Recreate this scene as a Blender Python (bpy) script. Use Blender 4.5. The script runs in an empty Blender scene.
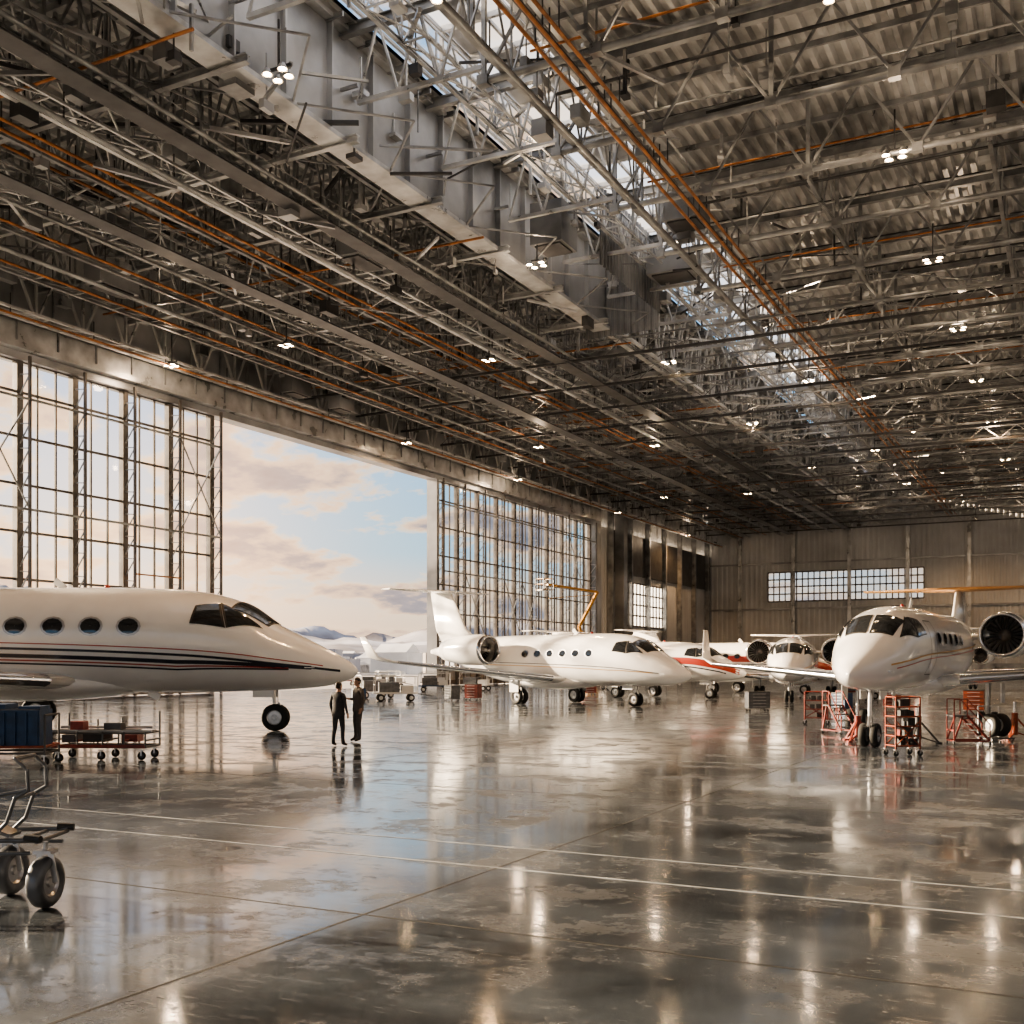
import bpy, math, random
import numpy as np
from mathutils import Vector, Matrix, Quaternion
random.seed(7)
rnd = random.random
def U(a,b): return a+(b-a)*rnd()
scene = bpy.context.scene
COL = scene.collection
try:
    scene.view_settings.view_transform = 'AgX'
    scene.view_settings.look = 'AgX - Medium High Contrast'
except Exception: pass

# ------------------------------------------------------------------ materials
def new_mat(name):
    m = bpy.data.materials.new(name); m.use_nodes = True
    nt = m.node_tree
    return m, nt, nt.nodes['Principled BSDF']
def mat(name, col, rough=0.5, metal=0.0, var=0.0, nscale=3.0, bump=0.0, coat=0.0, emit=None, es=0.0, col2=None, spec=None, rvar=0.0):
    m, nt, b = new_mat(name)
    b.inputs['Base Color'].default_value = (*col, 1)
    b.inputs['Roughness'].default_value = rough
    b.inputs['Metallic'].default_value = metal
    if coat: b.inputs['Coat Weight'].default_value = coat; b.inputs['Coat Roughness'].default_value = 0.06
    if spec is not None: b.inputs['Specular IOR Level'].default_value = spec
    if emit: b.inputs['Emission Color'].default_value = (*emit, 1); b.inputs['Emission Strength'].default_value = es
    if var > 0 or bump > 0 or col2:
        tc = nt.nodes.new('ShaderNodeTexCoord')
        n = nt.nodes.new('ShaderNodeTexNoise'); n.inputs['Scale'].default_value = nscale; n.inputs['Detail'].default_value = 6
        nt.links.new(tc.outputs['Object'], n.inputs['Vector'])
        r = nt.nodes.new('ShaderNodeValToRGB')
        r.color_ramp.elements[0].position = .3; r.color_ramp.elements[1].position = .7
        c2 = col2 if col2 else tuple(min(1, c*(1+var)) for c in col)
        r.color_ramp.elements[0].color = (*[c*(1-var) for c in col], 1)
        r.color_ramp.elements[1].color = (*c2, 1)
        nt.links.new(n.outputs['Fac'], r.inputs['Fac'])
        nt.links.new(r.outputs['Color'], b.inputs['Base Color'])
        if rvar:
            mr = nt.nodes.new('ShaderNodeMapRange'); mr.inputs['To Min'].default_value = rough-rvar; mr.inputs['To Max'].default_value = rough+rvar
            nt.links.new(n.outputs['Fac'], mr.inputs['Value']); nt.links.new(mr.outputs['Result'], b.inputs['Roughness'])
        if bump > 0:
            bp = nt.nodes.new('ShaderNodeBump'); bp.inputs['Strength'].default_value = bump; bp.inputs['Distance'].default_value = .05
            nt.links.new(n.outputs['Fac'], bp.inputs['Height']); nt.links.new(bp.outputs['Normal'], b.inputs['Normal'])
    return m

M = {}
M['steel']   = mat('steel_grey', (.35,.36,.37), .32, .55, .45, .8, rvar=.12)
M['steel_l'] = mat('steel_light', (.57,.58,.59), .30, .5, .4, .7, rvar=.1)
M['steel_d'] = mat('steel_dark', (.085,.086,.09), .42, .5, .3, 1.0)
M['orange']  = mat('pipe_orange', (.40,.17,.06), .4, .3, .45, 1.2)
M['plate']   = mat('galvanised_plate', (.36,.37,.385), .34, .5, .55, .22, rvar=.12)
M['deck']    = mat('corrugated_deck', (.55,.555,.56), .34, .45, .5, .3, rvar=.15)
M['white']   = mat('aircraft_white', (.86,.86,.86), .15, 0, .03, 1.5, coat=.6)
M['chrome']  = mat('polished_metal', (.75,.75,.77), .14, 1.0)
M['alloy']   = mat('alloy_grey', (.5,.5,.51), .32, .8, .15, 8)
M['glass_d'] = mat('cockpit_glass', (.02,.022,.025), .05, 0, coat=1.0)
M['rubber']  = mat('rubber', (.018,.018,.018), .75)
M['dark']    = mat('matte_dark', (.03,.03,.032), .6)
M['navy']    = mat('stripe_dark', (.03,.035,.05), .25, coat=.5)
M['red']     = mat('stripe_red', (.36,.04,.025), .3, coat=.4)
M['gold']    = mat('stripe_gold', (.55,.33,.12), .3, .3)
M['tan']     = mat('tail_orange', (.55,.30,.12), .3, coat=.3)
M['redp']    = mat('frame_red', (.20,.032,.022), .42, 0, .35, 6)
M['orp']     = mat('frame_orange', (.25,.055,.024), .42, 0, .35, 6)
M['yel']     = mat('lift_yellow', (.50,.26,.06), .4, 0, .15, 3)
M['blue']    = mat('cart_blue', (.02,.055,.13), .55, 0, .3, 5, bump=.3)
M['wframe']  = mat('window_frame', (.17,.155,.145), .42, .4, .35, 1.0)
M['cream']   = mat('wall_cladding', (.60,.61,.62), .42, .1, .25, .12, rvar=.1)  # colour lightened evenly, in place of distance haze on the far wall
M['lamp']    = mat('lamp_glow', (1,1,1), .5, emit=(1.0,.68,.36), es=90)
M['snow']    = mat('hill_ground', (.14,.115,.11), .9, 0, .2, .014, col2=(.50,.51,.56))
M['apron']   = mat('apron_concrete', (.34,.32,.30), .6, 0, .15, .05)
M['town']    = mat('town_walls', (.26,.27,.31), .8, 0, .4, .03)
M['paintw']  = mat('floor_paint', (.32,.33,.34), .25, 0, .5, 2.0)
M['joint']   = mat('floor_joint', (.03,.03,.03), .6)
M['skin']    = mat('skin', (.42,.24,.17), .5)
M['hair']    = mat('hair', (.03,.02,.015), .6)
M['suit']    = mat('jacket_dark', (.045,.042,.045), .8, 0, .2, 20)
M['suit2']   = mat('jacket_brown', (.12,.10,.088), .8, 0, .2, 20)
M['trou']    = mat('trousers', (.035,.035,.04), .8, 0, .2, 20)
M['trou2']   = mat('trousers_grey', (.09,.083,.08), .8, 0, .2, 20)
M['shoe']    = mat('shoe', (.015,.012,.01), .35)
M['greyp']   = mat('paint_grey', (.13,.135,.145), .35, .5, .3, 5)

def simple_mix(name, a, bcol, kind, fac):
    m = bpy.data.materials.new(name); m.use_nodes = True; nt = m.node_tree
    for n in list(nt.nodes):
        if n.type == 'BSDF_PRINCIPLED': nt.nodes.remove(n)
    out = [n for n in nt.nodes if n.type == 'OUTPUT_MATERIAL'][0]
    tr = nt.nodes.new('ShaderNodeBsdfTransparent'); tr.inputs[0].default_value = (*a,1)
    mx = nt.nodes.new('ShaderNodeMixShader')
    if kind == 'glass':
        s2 = nt.nodes.new('ShaderNodeBsdfGlossy'); s2.inputs['Roughness'].default_value = .03
        fr = nt.nodes.new('ShaderNodeFresnel'); fr.inputs[0].default_value = 1.45; nt.links.new(fr.outputs[0], mx.inputs[0])
    else:
        s2 = nt.nodes.new('ShaderNodeBsdfTranslucent'); s2.inputs[0].default_value = (*bcol,1); mx.inputs[0].default_value = fac
    nt.links.new(tr.outputs[0], mx.inputs[1]); nt.links.new(s2.outputs[0], mx.inputs[2]); nt.links.new(mx.outputs[0], out.inputs[0])
    return m
M['glass'] = simple_mix('window_glass', (.90,.95,.99), None, 'glass', 0)
M['frost'] = simple_mix('frosted_glazing', (.80,.88,.97), (.85,.91,.97), 'frost', .4)

# polished concrete floor
m, nt, b = new_mat('polished_concrete')
tc = nt.nodes.new('ShaderNodeTexCoord')
def noise(scale, detail=6, rough=.55, stretch=None):
    n = nt.nodes.new('ShaderNodeTexNoise'); n.inputs['Scale'].default_value = scale; n.inputs['Detail'].default_value = detail; n.inputs['Roughness'].default_value = rough
    if stretch:
        mp = nt.nodes.new('ShaderNodeMapping'); mp.inputs['Scale'].default_value = stretch[0]; mp.inputs['Rotation'].default_value = (0,0,stretch[1])
        nt.links.new(tc.outputs['Object'], mp.inputs['Vector']); nt.links.new(mp.outputs[0], n.inputs['Vector'])
    else: nt.links.new(tc.outputs['Object'], n.inputs['Vector'])
    return n
def ramp(src, p0, c0, p1, c1):
    r = nt.nodes.new('ShaderNodeValToRGB'); r.color_ramp.elements[0].position = p0; r.color_ramp.elements[1].position = p1
    r.color_ramp.elements[0].color = c0; r.color_ramp.elements[1].color = c1
    nt.links.new(src, r.inputs['Fac']); return r
def mixc(fac, a, bb, mode='MIX'):
    x = nt.nodes.new('ShaderNodeMix'); x.data_type = 'RGBA'; x.blend_type = mode
    if hasattr(fac, 'name'): nt.links.new(fac, x.inputs[0])
    else: x.inputs[0].default_value = fac
    nt.links.new(a, x.inputs[6]); nt.links.new(bb, x.inputs[7]); return x
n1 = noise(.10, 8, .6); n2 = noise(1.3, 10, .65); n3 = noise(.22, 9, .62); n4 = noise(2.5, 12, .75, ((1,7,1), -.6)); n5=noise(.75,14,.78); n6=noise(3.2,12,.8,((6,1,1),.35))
base = ramp(n1.outputs['Fac'], .32, (.034,.041,.050,1), .68, (.095,.108,.124,1))
fine = ramp(n2.outputs['Fac'], .3, (.50,.50,.50,1), .75, (1.25,1.25,1.25,1))
c = mixc(1.0, base.outputs[0], fine.outputs[0], 'MULTIPLY')
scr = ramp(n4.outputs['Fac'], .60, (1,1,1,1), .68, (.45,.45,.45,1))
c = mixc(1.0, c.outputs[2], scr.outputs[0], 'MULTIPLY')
sc6 = ramp(n6.outputs['Fac'], .63, (0,0,0,1), .70, (.08,.08,.08,1))
c = mixc(1.0, c.outputs[2], sc6.outputs[0], 'ADD')
nt.links.new(c.outputs[2], b.inputs['Base Color'])
rr = ramp(n3.outputs['Fac'], .36, (.05,)*3+(1,), .66, (.15,)*3+(1,))
rs = ramp(n5.outputs['Fac'], .50, (0,0,0,1), .58, (.26,)*3+(1,))
ra = mixc(1.0, rr.outputs[0], rs.outputs[0], 'ADD')
rs2 = ramp(n4.outputs['Fac'], .54, (0,0,0,1), .66, (.24,)*3+(1,))
ra = mixc(1.0, ra.outputs[2], rs2.outputs[0], 'ADD')
nt.links.new(ra.outputs[2], b.inputs['Roughness'])
b.inputs['IOR'].default_value = 1.65
b.inputs['Coat Weight'].default_value = .15; b.inputs['Coat Roughness'].default_value = .08
bp = nt.nodes.new('ShaderNodeBump'); bp.inputs['Strength'].default_value = .07; bp.inputs['Distance'].default_value = .02
nb = noise(1.1, 3, .5); nt.links.new(nb.outputs['Fac'], bp.inputs['Height']); nt.links.new(bp.outputs['Normal'], b.inputs['Normal'])
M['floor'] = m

# ------------------------------------------------------------------ mesh builder
class MB:
    def __init__(s): s.v=[]; s.f=[]; s.mi=[]; s.sm=[]; s.mats=[]; s.cur=0; s.smooth=False
    def use(s, key, smooth=False):
        mm = M[key]
        if mm not in s.mats: s.mats.append(mm)
        s.cur = s.mats.index(mm); s.smooth = smooth; return s
    def add(s, vs, fs, smooth=None):
        o = len(s.v); s.v += [tuple(v) for v in vs]
        sm = s.smooth if smooth is None else smooth
        for f in fs: s.f.append([i+o for i in f]); s.mi.append(s.cur); s.sm.append(sm)
    def frame(s, a, b):
        a=Vector(a); b=Vector(b); d=(b-a).normalized()
        up = Vector((0,0,1)) if abs(d.z)<.95 else Vector((1,0,0))
        x = d.cross(up).normalized(); y = x.cross(d).normalized(); return a,b,x,y
    def bar(s, a, b, w, h=None):
        h = w if h is None else h
        a,b,x,y = s.frame(a,b); x=x*(w/2); y=y*(h/2)
        s.add([a-x-y,a+x-y,a+x+y,a-x+y,b-x-y,b+x-y,b+x+y,b-x+y],
              [(0,1,2,3),(7,6,5,4),(0,4,5,1),(1,5,6,2),(2,6,7,3),(3,7,4,0)], False)
    def ibar(s, a, b, w, h, t=.04):
        a,b,x,y = s.frame(a,b)
        for off,ww,hh in ((y*(h/2-t/2), w, t), (y*(-h/2+t/2), w, t), (y*0, t, h-2*t)):
            s.bar(a+off, b+off, ww, hh)
    def tube(s, a, b, r1, r2=None, n=8, cap=True):
        r2 = r1 if r2 is None else r2
        a,b,x,y = s.frame(a,b); vs=[]
        for p,r in ((a,r1),(b,r2)):
            for i in range(n):
                t=2*math.pi*i/n; vs.append(p+x*math.cos(t)*r+y*math.sin(t)*r)
        fs=[(i,(i+1)%n,n+(i+1)%n,n+i) for i in range(n)]
        s.add(vs, fs, True)
        if cap: s.add(vs, [tuple(range(n))[::-1], tuple(range(n,2*n))], False)
    def box(s, c, sz, rot=0.0):
        c=Vector(c); hx,hy,hz=[q/2 for q in sz]; R=Matrix.Rotation(rot,3,'Z')
        vs=[c+R@Vector((x*hx,y*hy,z*hz)) for z in (-1,1) for x,y in ((-1,-1),(1,-1),(1,1),(-1,1))]
        s.add(vs,[(3,2,1,0),(4,5,6,7),(0,1,5,4),(1,2,6,5),(2,3,7,6),(3,0,4,7)],False)
    def loft(s, rings, closed=True, cap0=False, cap1=False, smooth=True):
        n=len(rings[0]); vs=[p for r in rings for p in r]; fs=[]
        for j in range(len(rings)-1):
            for i in range(n if closed else n-1):
                k=(i+1)%n; fs.append((j*n+i, j*n+k, (j+1)*n+k, (j+1)*n+i))
        s.add(vs,fs,smooth)
        if cap0: s.add(rings[0],[tuple(range(n))[::-1]],False)
        if cap1: s.add(rings[-1],[tuple(range(n))],False)
    def revolve(s, prof, origin, axis, n=24, smooth=True):
        o=Vector(origin); d=Vector(axis).normalized()
        up = Vector((0,0,1)) if abs(d.z)<.95 else Vector((1,0,0))
        x=d.cross(up).normalized(); y=x.cross(d).normalized()
        rings=[[o+d*t+(x*math.cos(2*math.pi*i/n)+y*math.sin(2*math.pi*i/n))*r for i in range(n)] for t,r in prof]
        s.loft(rings, True, smooth=smooth)
    def ball(s, c, r, n=12, m=8):
        c=Vector(c); rx,ry,rz = (r,r,r) if not hasattr(r,'__len__') else r
        rings=[]
        for j in range(m+1):
            ph=-math.pi/2+math.pi*j/m
            rings.append([c+Vector((rx*math.cos(ph)*math.cos(2*math.pi*i/n), ry*math.cos(ph)*math.sin(2*math.pi*i/n), rz*math.sin(ph))) for i in range(n)])
        s.loft(rings, True)
    def wheel(s, c, axis, R, w, tyre='rubber', rim='alloy'):
        s.use(tyre, True)
        h=w/2
        s.revolve([(-h*.8,R*.55),(-h,R*.72),(-h*.92,R*.9),(-h*.55,R*.985),(0,R),(h*.55,R*.985),(h*.92,R*.9),(h,R*.72),(h*.8,R*.55)], c, axis, 22)
        s.use(rim, True)
        s.revolve([(-h*.75,0.001),(-h*.75,R*.18),(-h*.5,R*.22),(-h*.45,R*.48),(-h*.8,R*.57),(h*.8,R*.57),(h*.45,R*.48),(h*.5,R*.22),(h*.75,R*.18),(h*.75,0.001)], c, axis, 18, False)
    def obj(s, name, parent=None, recalc=False):
        me=bpy.data.meshes.new(name); me.from_pydata(s.v,[],s.f)
        for mm in s.mats: me.materials.append(mm)
        me.polygons.foreach_set('material_index', s.mi); me.polygons.foreach_set('use_smooth', s.sm)
        me.update()
        if recalc:
            import bmesh
            bm=bmesh.new(); bm.from_mesh(me); bmesh.ops.remove_doubles(bm,verts=bm.verts,dist=1e-5); bmesh.ops.recalc_face_normals(bm,faces=bm.faces); bm.to_mesh(me); bm.free()
        ob=bpy.data.objects.new(name,me); COL.objects.link(ob)
        if parent: ob.parent=parent
        return ob
def empty(name, loc, rotz=0):
    e=bpy.data.objects.new(name,None); COL.objects.link(e); e.location=loc; e.rotation_euler=(0,0,rotz); e.empty_display_size=.3; return e

# ------------------------------------------------------------------ camera
YAW = math.radians(27.3)
F = Vector((-math.sin(YAW), math.cos(YAW), 0)); R = Vector((math.cos(YAW), math.sin(YAW), 0))
cam = bpy.data.cameras.new('camera'); cam.lens = 38.67; cam.sensor_width = 36; cam.shift_y = .149; cam.clip_end = 6000
co = bpy.data.objects.new('camera', cam); COL.objects.link(co); co.location=(0,0,2.2); co.rotation_euler=(math.radians(90),0,YAW)
scene.camera = co
def W(r, d, z=0.0):  # plan position given metres right / metres ahead of the photographer
    return F*d + R*r + Vector((0,0,z))

XL,XR,YN,YS = -60.0, 25.0, 194.0, -30.0
ZD = 31.5
# ------------------------------------------------------------------ room shell
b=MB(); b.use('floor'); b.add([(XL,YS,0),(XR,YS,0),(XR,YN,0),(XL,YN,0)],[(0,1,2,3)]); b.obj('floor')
b=MB(); b.use('apron'); b.add([(XL,-600,-.03),(XL,900,-.03),(-1500,1500,-.03),(-1500,-600,-.03)],[(0,1,2,3)]); b.obj('ground_apron')
b=MB(); b.use('paintw')
for y,w in ((10.5,.05),(11.75,.04),(24.0,.08)): b.box(((XL+XR)/2,y,.002),(XR-XL-.4,w,.003))
b.obj('floor_marking_lines')
b=MB(); b.use('joint')
for x in np.arange(-59.6,XR,9.0): b.box((x,(YS+YN)/2,.001),(.03,YN-YS-.4,.001))
for y in np.arange(-28,YN,9.0): b.box(((XL+XR)/2,y,.0008),(XR-XL-.4,.03,.001))
b.obj('floor_expansion_joints')

def ribbed(b, axis, pos, a0, a1, z0, z1, inward, pitch=.9, amp=.08):
    pts=[]; t=a0
    while t < a1-1e-6:
        for f,o in ((0,0),(.35,0),(.5,1),(.85,1)):
            tt=min(t+f*pitch,a1); pts.append((tt, pos+inward*amp*o))
        t+=pitch
    pts.append((a1,pos))
    mk = (lambda t,o,z:(o,t,z)) if axis=='Y' else (lambda t,o,z:(t,o,z))
    b.loft([[mk(t,o,z0) for t,o in pts],[mk(t,o,z1) for t,o in pts]], False, smooth=False)

# far wall (north)
wx0,wx1,wz0,wz1=-49.0,-23.0,13.3,18.4
b=MB(); b.use('cream')
ribbed(b,'X',YN,XL,wx0,0,33,-1); ribbed(b,'X',YN,wx1,XR,0,33,-1)
ribbed(b,'X',YN,wx0,wx1,0,wz0,-1); ribbed(b,'X',YN,wx0,wx1,wz1,33,-1)
b.use('steel_l')
for x in np.arange(XL+6,XR,9.5): b.ibar((x,YN-.5,0),(x,YN-.5,27),.4,.6)
b.use('plate')
for z in (12.0,20.0): b.bar((XL,YN-.3,z),(XR,YN-.3,z),.3,.3)
b.use('steel'); b.box(((XL+XR)/2,YN-.2,1.2),(XR-XL,.15,2.4))
b.obj('wall_north')
b=MB(); b.use('wframe')
for z in np.linspace(wz0,wz1,5): b.bar((wx0,YN-.2,z),(wx1,YN-.2,z),.2,.22)
for x in np.linspace(wx0,wx1,27): b.bar((x,YN-.2,wz0),(x,YN-.2,wz1),.2 if int(round(x-wx0))%5==0 else .12,.2)
b.use('frost'); b.add([(wx0,YN-.15,wz0),(wx1,YN-.15,wz0),(wx1,YN-.15,wz1),(wx0,YN-.15,wz1)],[(0,1,2,3)])
b.obj('window_1')

# west wall (left)
HD=21.5
b=MB(); b.use('cream'); ribbed(b,'Y',XL-.6,YS,YN,HD+.2,33,1)
lw0,lw1=151.6,169.0
ribbed(b,'Y',XL,138.5,lw0,0,HD+.3,1); ribbed(b,'Y',XL,lw1,YN,0,HD+.3,1); ribbed(b,'Y',XL,lw0,lw1,0,8,1); ribbed(b,'Y',XL,lw0,lw1,14.5,HD+.3,1)
b.use('steel_d')
for y in np.arange(147,193,7.6): b.box((XL+.25,y+3.2,18.6),(.2,5.6,6.0))
b.use('steel')
for y in np.arange(146,194,7.6): b.ibar((XL+.5,y,0),(XL+.5,y,27),.5,.8)
b.use('plate')
b.box((XL+.6,139.3,13.5),(1.6,2.0,27)); b.box((XL+.6,97.3,10.75),(1.2,.5,21.5))
b.box((XL+1.1,148.5,13.0),(1.4,1.4,26))
b.use('steel_l'); b.box((XL+.3,55,HD+.55),(2.6,170,.35)); b.box((XL+1.4,55,HD+1.3),(.3,170,1.3))
b.use('plate'); b.box((XL+.4,55,HD+.1),(1.2,170,.5)); b.box((XL+1.0,55,HD+3.6),(.2,170,2.4))
b.use('steel')
for y in np.arange(-28,139,3.1): b.bar((XL+1.6,y,HD+.8),(XL+1.6,y,HD+2.2),.1); b.box((XL+1.15,y,HD+3.6),(.14,.12,2.4))
b.obj('wall_west')
b=MB(); b.use('wframe')
for z in np.linspace(8,14.5,5): b.bar((XL+.1,lw0,z),(XL+.1,lw1,z),.2,.22)
for y in np.linspace(lw0,lw1,13): b.bar((XL+.1,y,8),(XL+.1,y,14.5),.2,.2)
b.use('frost'); b.add([(XL,lw0,8),(XL,lw1,8),(XL,lw1,14.5),(XL,lw0,14.5)],[(0,1,2,3)])
b.obj('window_2')

def door(name, y0, y1, step, seed):
    rs=random.Random(seed)
    b=MB(); n=int(round((y1-y0)/step)); step=(y1-y0)/n
    for i in range(n+1):
        y=y0+i*step; b.use('wframe')
        x0=XL+.5
        b.bar((x0,y,0.02),(x0,y,HD),.46,.44)
        b.bar((x0+1.1,y,0.02),(x0+1.1,y,HD),.16,.16)
        b.use('steel_l'); z=.4
        while z<HD-1.5:
            b.bar((x0,y,z),(x0+1.1,y,z+1.4),.07); b.bar((x0+1.1,y,z+1.4),(x0,y,z+1.5),.07); z+=1.55
    for i in range(n):
        ya=y0+i*step; yb=ya+step; x0=XL+.5
        b.use('wframe')
        for k in (1,2): 
            yy=ya+step*k/3; b.bar((x0,yy,.3),(x0,yy,HD-.2),.13,.12)
        zs=[.3,1.6,4.6,7.6,10.6,13.6,16.6,19.4,HD-.15]
        for z in zs: b.bar((x0,ya,z),(x0,yb,z),.14,.15 if z not in (.3,) else .5)
        b.use('steel')
        for z in (5.0,11.9,18.8): b.bar((x0+1.1,ya,z),(x0+1.1,yb,z),.14)
        if rs.random()<.6: 
            zz=rs.choice((5.0,11.9)); b.bar((x0+1.1,ya,zz),(x0+1.1,yb,zz+6.9),.08); b.bar((x0+1.1,yb,zz),(x0+1.1,ya,zz+6.9),.08)
        if rs.random()<.5:
            b.use('orange'); zz=rs.choice((3.9,8.5,13.1)); b.bar((x0+1.2,ya,zz),(x0+1.2,yb,zz),.10)
    b.use('glass'); b.add([(XL+.45,y0,1.6),(XL+.45,y1,1.6),(XL+.45,y1,HD),(XL+.45,y0,HD)],[(0,1,2,3)])
    b.use('plate'); b.box((XL+.45,(y0+y1)/2,.8),(.1,y1-y0,1.5))
    b.obj(name)
door('door_1',-26,64.6,4.3,1); door('door_2',97.8,138.2,4.4,2)

# east and south walls, behind the photographer
b=MB(); b.use('cream'); ribbed(b,'Y',XR,YS,YN,0,14,-1); ribbed(b,'Y',XR,YS,YN,22,33,-1)
b.use('steel')
for y in np.arange(YS,YN,9): b.ibar((XR-.4,y,0),(XR-.4,y,31),.5,.7)
b.obj('wall_east')
b=MB(); b.use('wframe')  # unseen glazed band added high in the east wall for fill light
for z in np.linspace(14,22,5): b.bar((XR-.1,YS,z),(XR-.1,YN,z),.2)
for y in np.arange(YS,YN,3): b.bar((XR-.1,y,14),(XR-.1,y,22),.15)
b.use('frost'); b.add([(XR,YS,14),(XR,YN,14),(XR,YN,22),(XR,YS,22)],[(0,1,2,3)])
b.obj('added_fill_window')
b=MB(); b.use('cream'); ribbed(b,'X',YS,XL,-45,0,33,1); ribbed(b,'X',YS,10,XR,0,33,1); ribbed(b,'X',YS,-45,10,18,33,1)  # unseen wall; big opening left in it so fill light reaches the foreground
b.obj('wall_south')

# ------------------------------------------------------------------ ceiling
SK0,SK1=-29.0,-22.5
def corr(b,x0,x1,y0,y1,z,pitch,amp):
    pts=[];x=x0
    while x<x1-1e-6:
        for f,o in ((0,0),(.3,0),(.45,1),(.85,1)): pts.append((min(x+f*pitch,x1), z+amp*o))
        x+=pitch
    pts.append((x1,z))
    b.loft([[(px,yy,pz) for px,pz in pts] for yy in (y0,y1)],False,smooth=False)
b=MB(); b.use('deck')
corr(b,SK1,XR,YS,YN,ZD,.78,.32); corr(b,XL-.6,SK0,YS,YN,ZD-.3,.70,.22)
b.use('plate')
b.box(((SK0+SK1)/2,(YN+128)/2,ZD+.5),(SK1-SK0,YN-128,.1)); b.box(((SK0+SK1)/2,(YS+10)/2,ZD+.5),(SK1-SK0,10-YS,.1))
b.box((XR-.2,(YS+YN)/2,32.4),(.4,YN-YS,1.2)); 
b.obj('ceiling')
b=MB(); b.use('steel_l')
ysk=np.arange(10,128.1,2.95)
for i,y in enumerate(ysk):
    b.use('steel_l'); b.bar((SK0,y,ZD+.1),(SK0,y,ZD+3.2),.18); b.bar((SK1,y,ZD+.1),(SK1,y,ZD+3.2),.18); b.bar((SK0,y,ZD+3.2),(SK1,y,ZD+3.2),.2,.35)
for x in np.linspace(SK0,SK1,6): b.use('steel'); b.bar((x,10,ZD+3.1),(x,128,ZD+3.1),.16)
for x in (SK0,SK1):
    for z in (.2,1.2,2.2): b.bar((x,10,ZD+z),(x,128,ZD+z),.14)
rs=random.Random(3)
xs=np.linspace(SK0,SK1,6)
for i in range(len(ysk)-1):
    for j in range(5):
        solid = rs.random()<.25
        b.use('plate' if solid else 'frost')
        z=ZD+3.3
        b.add([(xs[j],ysk[i],z),(xs[j+1],ysk[i],z),(xs[j+1],ysk[i+1],z),(xs[j],ysk[i+1],z)],[(0,1,2,3)])
b.use('plate'); b.add([(SK0,10,ZD+.4),(SK0,10,ZD+3.3),(SK1,10,ZD+3.3),(SK1,10,ZD+.4)],[(0,1,2,3)]); b.add([(SK0,128,ZD+.4),(SK0,128,ZD+3.3),(SK1,128,ZD+3.3),(SK1,128,ZD+.4)],[(0,1,2,3)])
b.obj('window_skylight')

# roof steelwork
b=MB()
ylist=list(np.arange(4.0,192,7.4))
for i,y in enumerate(ylist):
    zb,zt=27.0,31.0
    b.use('steel'); b.tube((SK1,y,zb),(XR,y,zb),.17,n=8); b.ibar((XL,y,zt),(XR,y,zt),.35,.5)
    b.use('steel_l'); b.bar((SK1,y+.3,zb+.22),(XR,y+.3,zb+.22),.10,.06)
    b.use('steel')
    xs=np.arange(SK1,XR,5.2)
    for k,x in enumerate(xs[:-1]):
        b.bar((x,y,zb),(x+2.6,y,zt-.2),.12); b.bar((x+2.6,y,zt-.2),(x+5.2,y,zb),.12)
        if k%2==0: b.bar((x,y,zb),(x,y,zt),.16,.2)
        b.box((x,y,zb),(.5,.42,.42))
    zb=26.0
    b.use('steel_l' if i%2 else 'steel'); b.ibar((XL,y,zb),(SK0,y,zb),.3,.35,.06)
    b.use('steel'); b.bar((XL,y,28.4),(SK0,y,28.4),.14)
    xs=np.arange(XL,SK0,3.1)
    for k,x in enumerate(xs[:-1]):
        b.bar((x,y,zb),(x+1.55,y,zt-.2),.10); b.bar((x+1.55,y,zt-.2),(x+3.1,y,zb),.10)
        b.bar((x,y,zb),(x,y,zt),.12)
        b.box((x,y,zb),(.4,.4,.3))
    b.use('steel_l'); b.bar((SK0,y,27.6),(SK1,y,27.6),.2); 
    for k in range(3):
        x=SK0+k*2.17; b.bar((x,y,27.6),(x+1.08,y,31),.1); b.bar((x+1.08,y,31),(x+2.17,y,27.6),.1)
b.obj('roof_truss_transverse')
b=MB()
for i,y in enumerate(np.arange(YS+1,YN,3.7)):
    b.use('steel_d' if i%2 else 'steel'); b.bar((SK1,y,ZD-.14),(XR,y,ZD-.14),.14,.28)
for y in np.arange(YS+1,YN,2.46): b.use('steel'); b.bar((XL,y,ZD-.45),(SK0,y,ZD-.45),.10,.24)
b.obj('roof_purlins')
b=MB()
def ltruss(x, zb, zt, panel, w=.14, y0=-25, y1=192, key='steel', web=.08, twin=0):
    b.use(key); b.ibar((x,y0,zb),(x,y1,zb),w*2,w*2,.05); b.bar((x,y0,zt),(x,y1,zt),w,w)
    if twin: b.bar((x+twin,y0,zb),(x+twin,y1,zb),w)
    y=y0
    while y<y1-panel:
        b.bar((x,y,zb),(x,y+panel/2,zt),web); b.bar((x,y+panel/2,zt),(x,y+panel,zb),web); b.bar((x,y,zb),(x,y,zt),web)
        if twin: b.bar((x,y,zb),(x+twin,y,zb),web); b.bar((x,y,zb),(x+twin,y+panel,zb),web*.8)
        y+=panel
ltruss(-57.4,23.4,27.2,3.6,.16,key='steel_l',web=.14,twin=1.2)
ltruss(-54.0,24.6,27.0,3.0,.12,twin=1.0,web=.1)
ltruss(-50.2,25.2,27.6,3.2,.12,key='steel',web=.1)
ltruss(-46.6,25.0,26.8,2.6,.12,key='steel_l',twin=1.4)
ltruss(-42.2,25.6,28.2,3.2,.12,web=.1)
ltruss(-38.4,25.2,27.0,2.8,.12,key='steel_l',twin=1.4)
ltruss(-35.0,25.4,28.6,3.0,.16,key='steel',web=.11)
ltruss(-32.0,26.6,30.6,3.4,.12,web=.1)
ltruss(-30.0,26.0,31.0,3.6,.2,y0=73,key='steel_l',web=.14,twin=.8)
ltruss(-25.6,28.6,30.6,2.8,.10,key='steel_l',twin=1.2)
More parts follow.
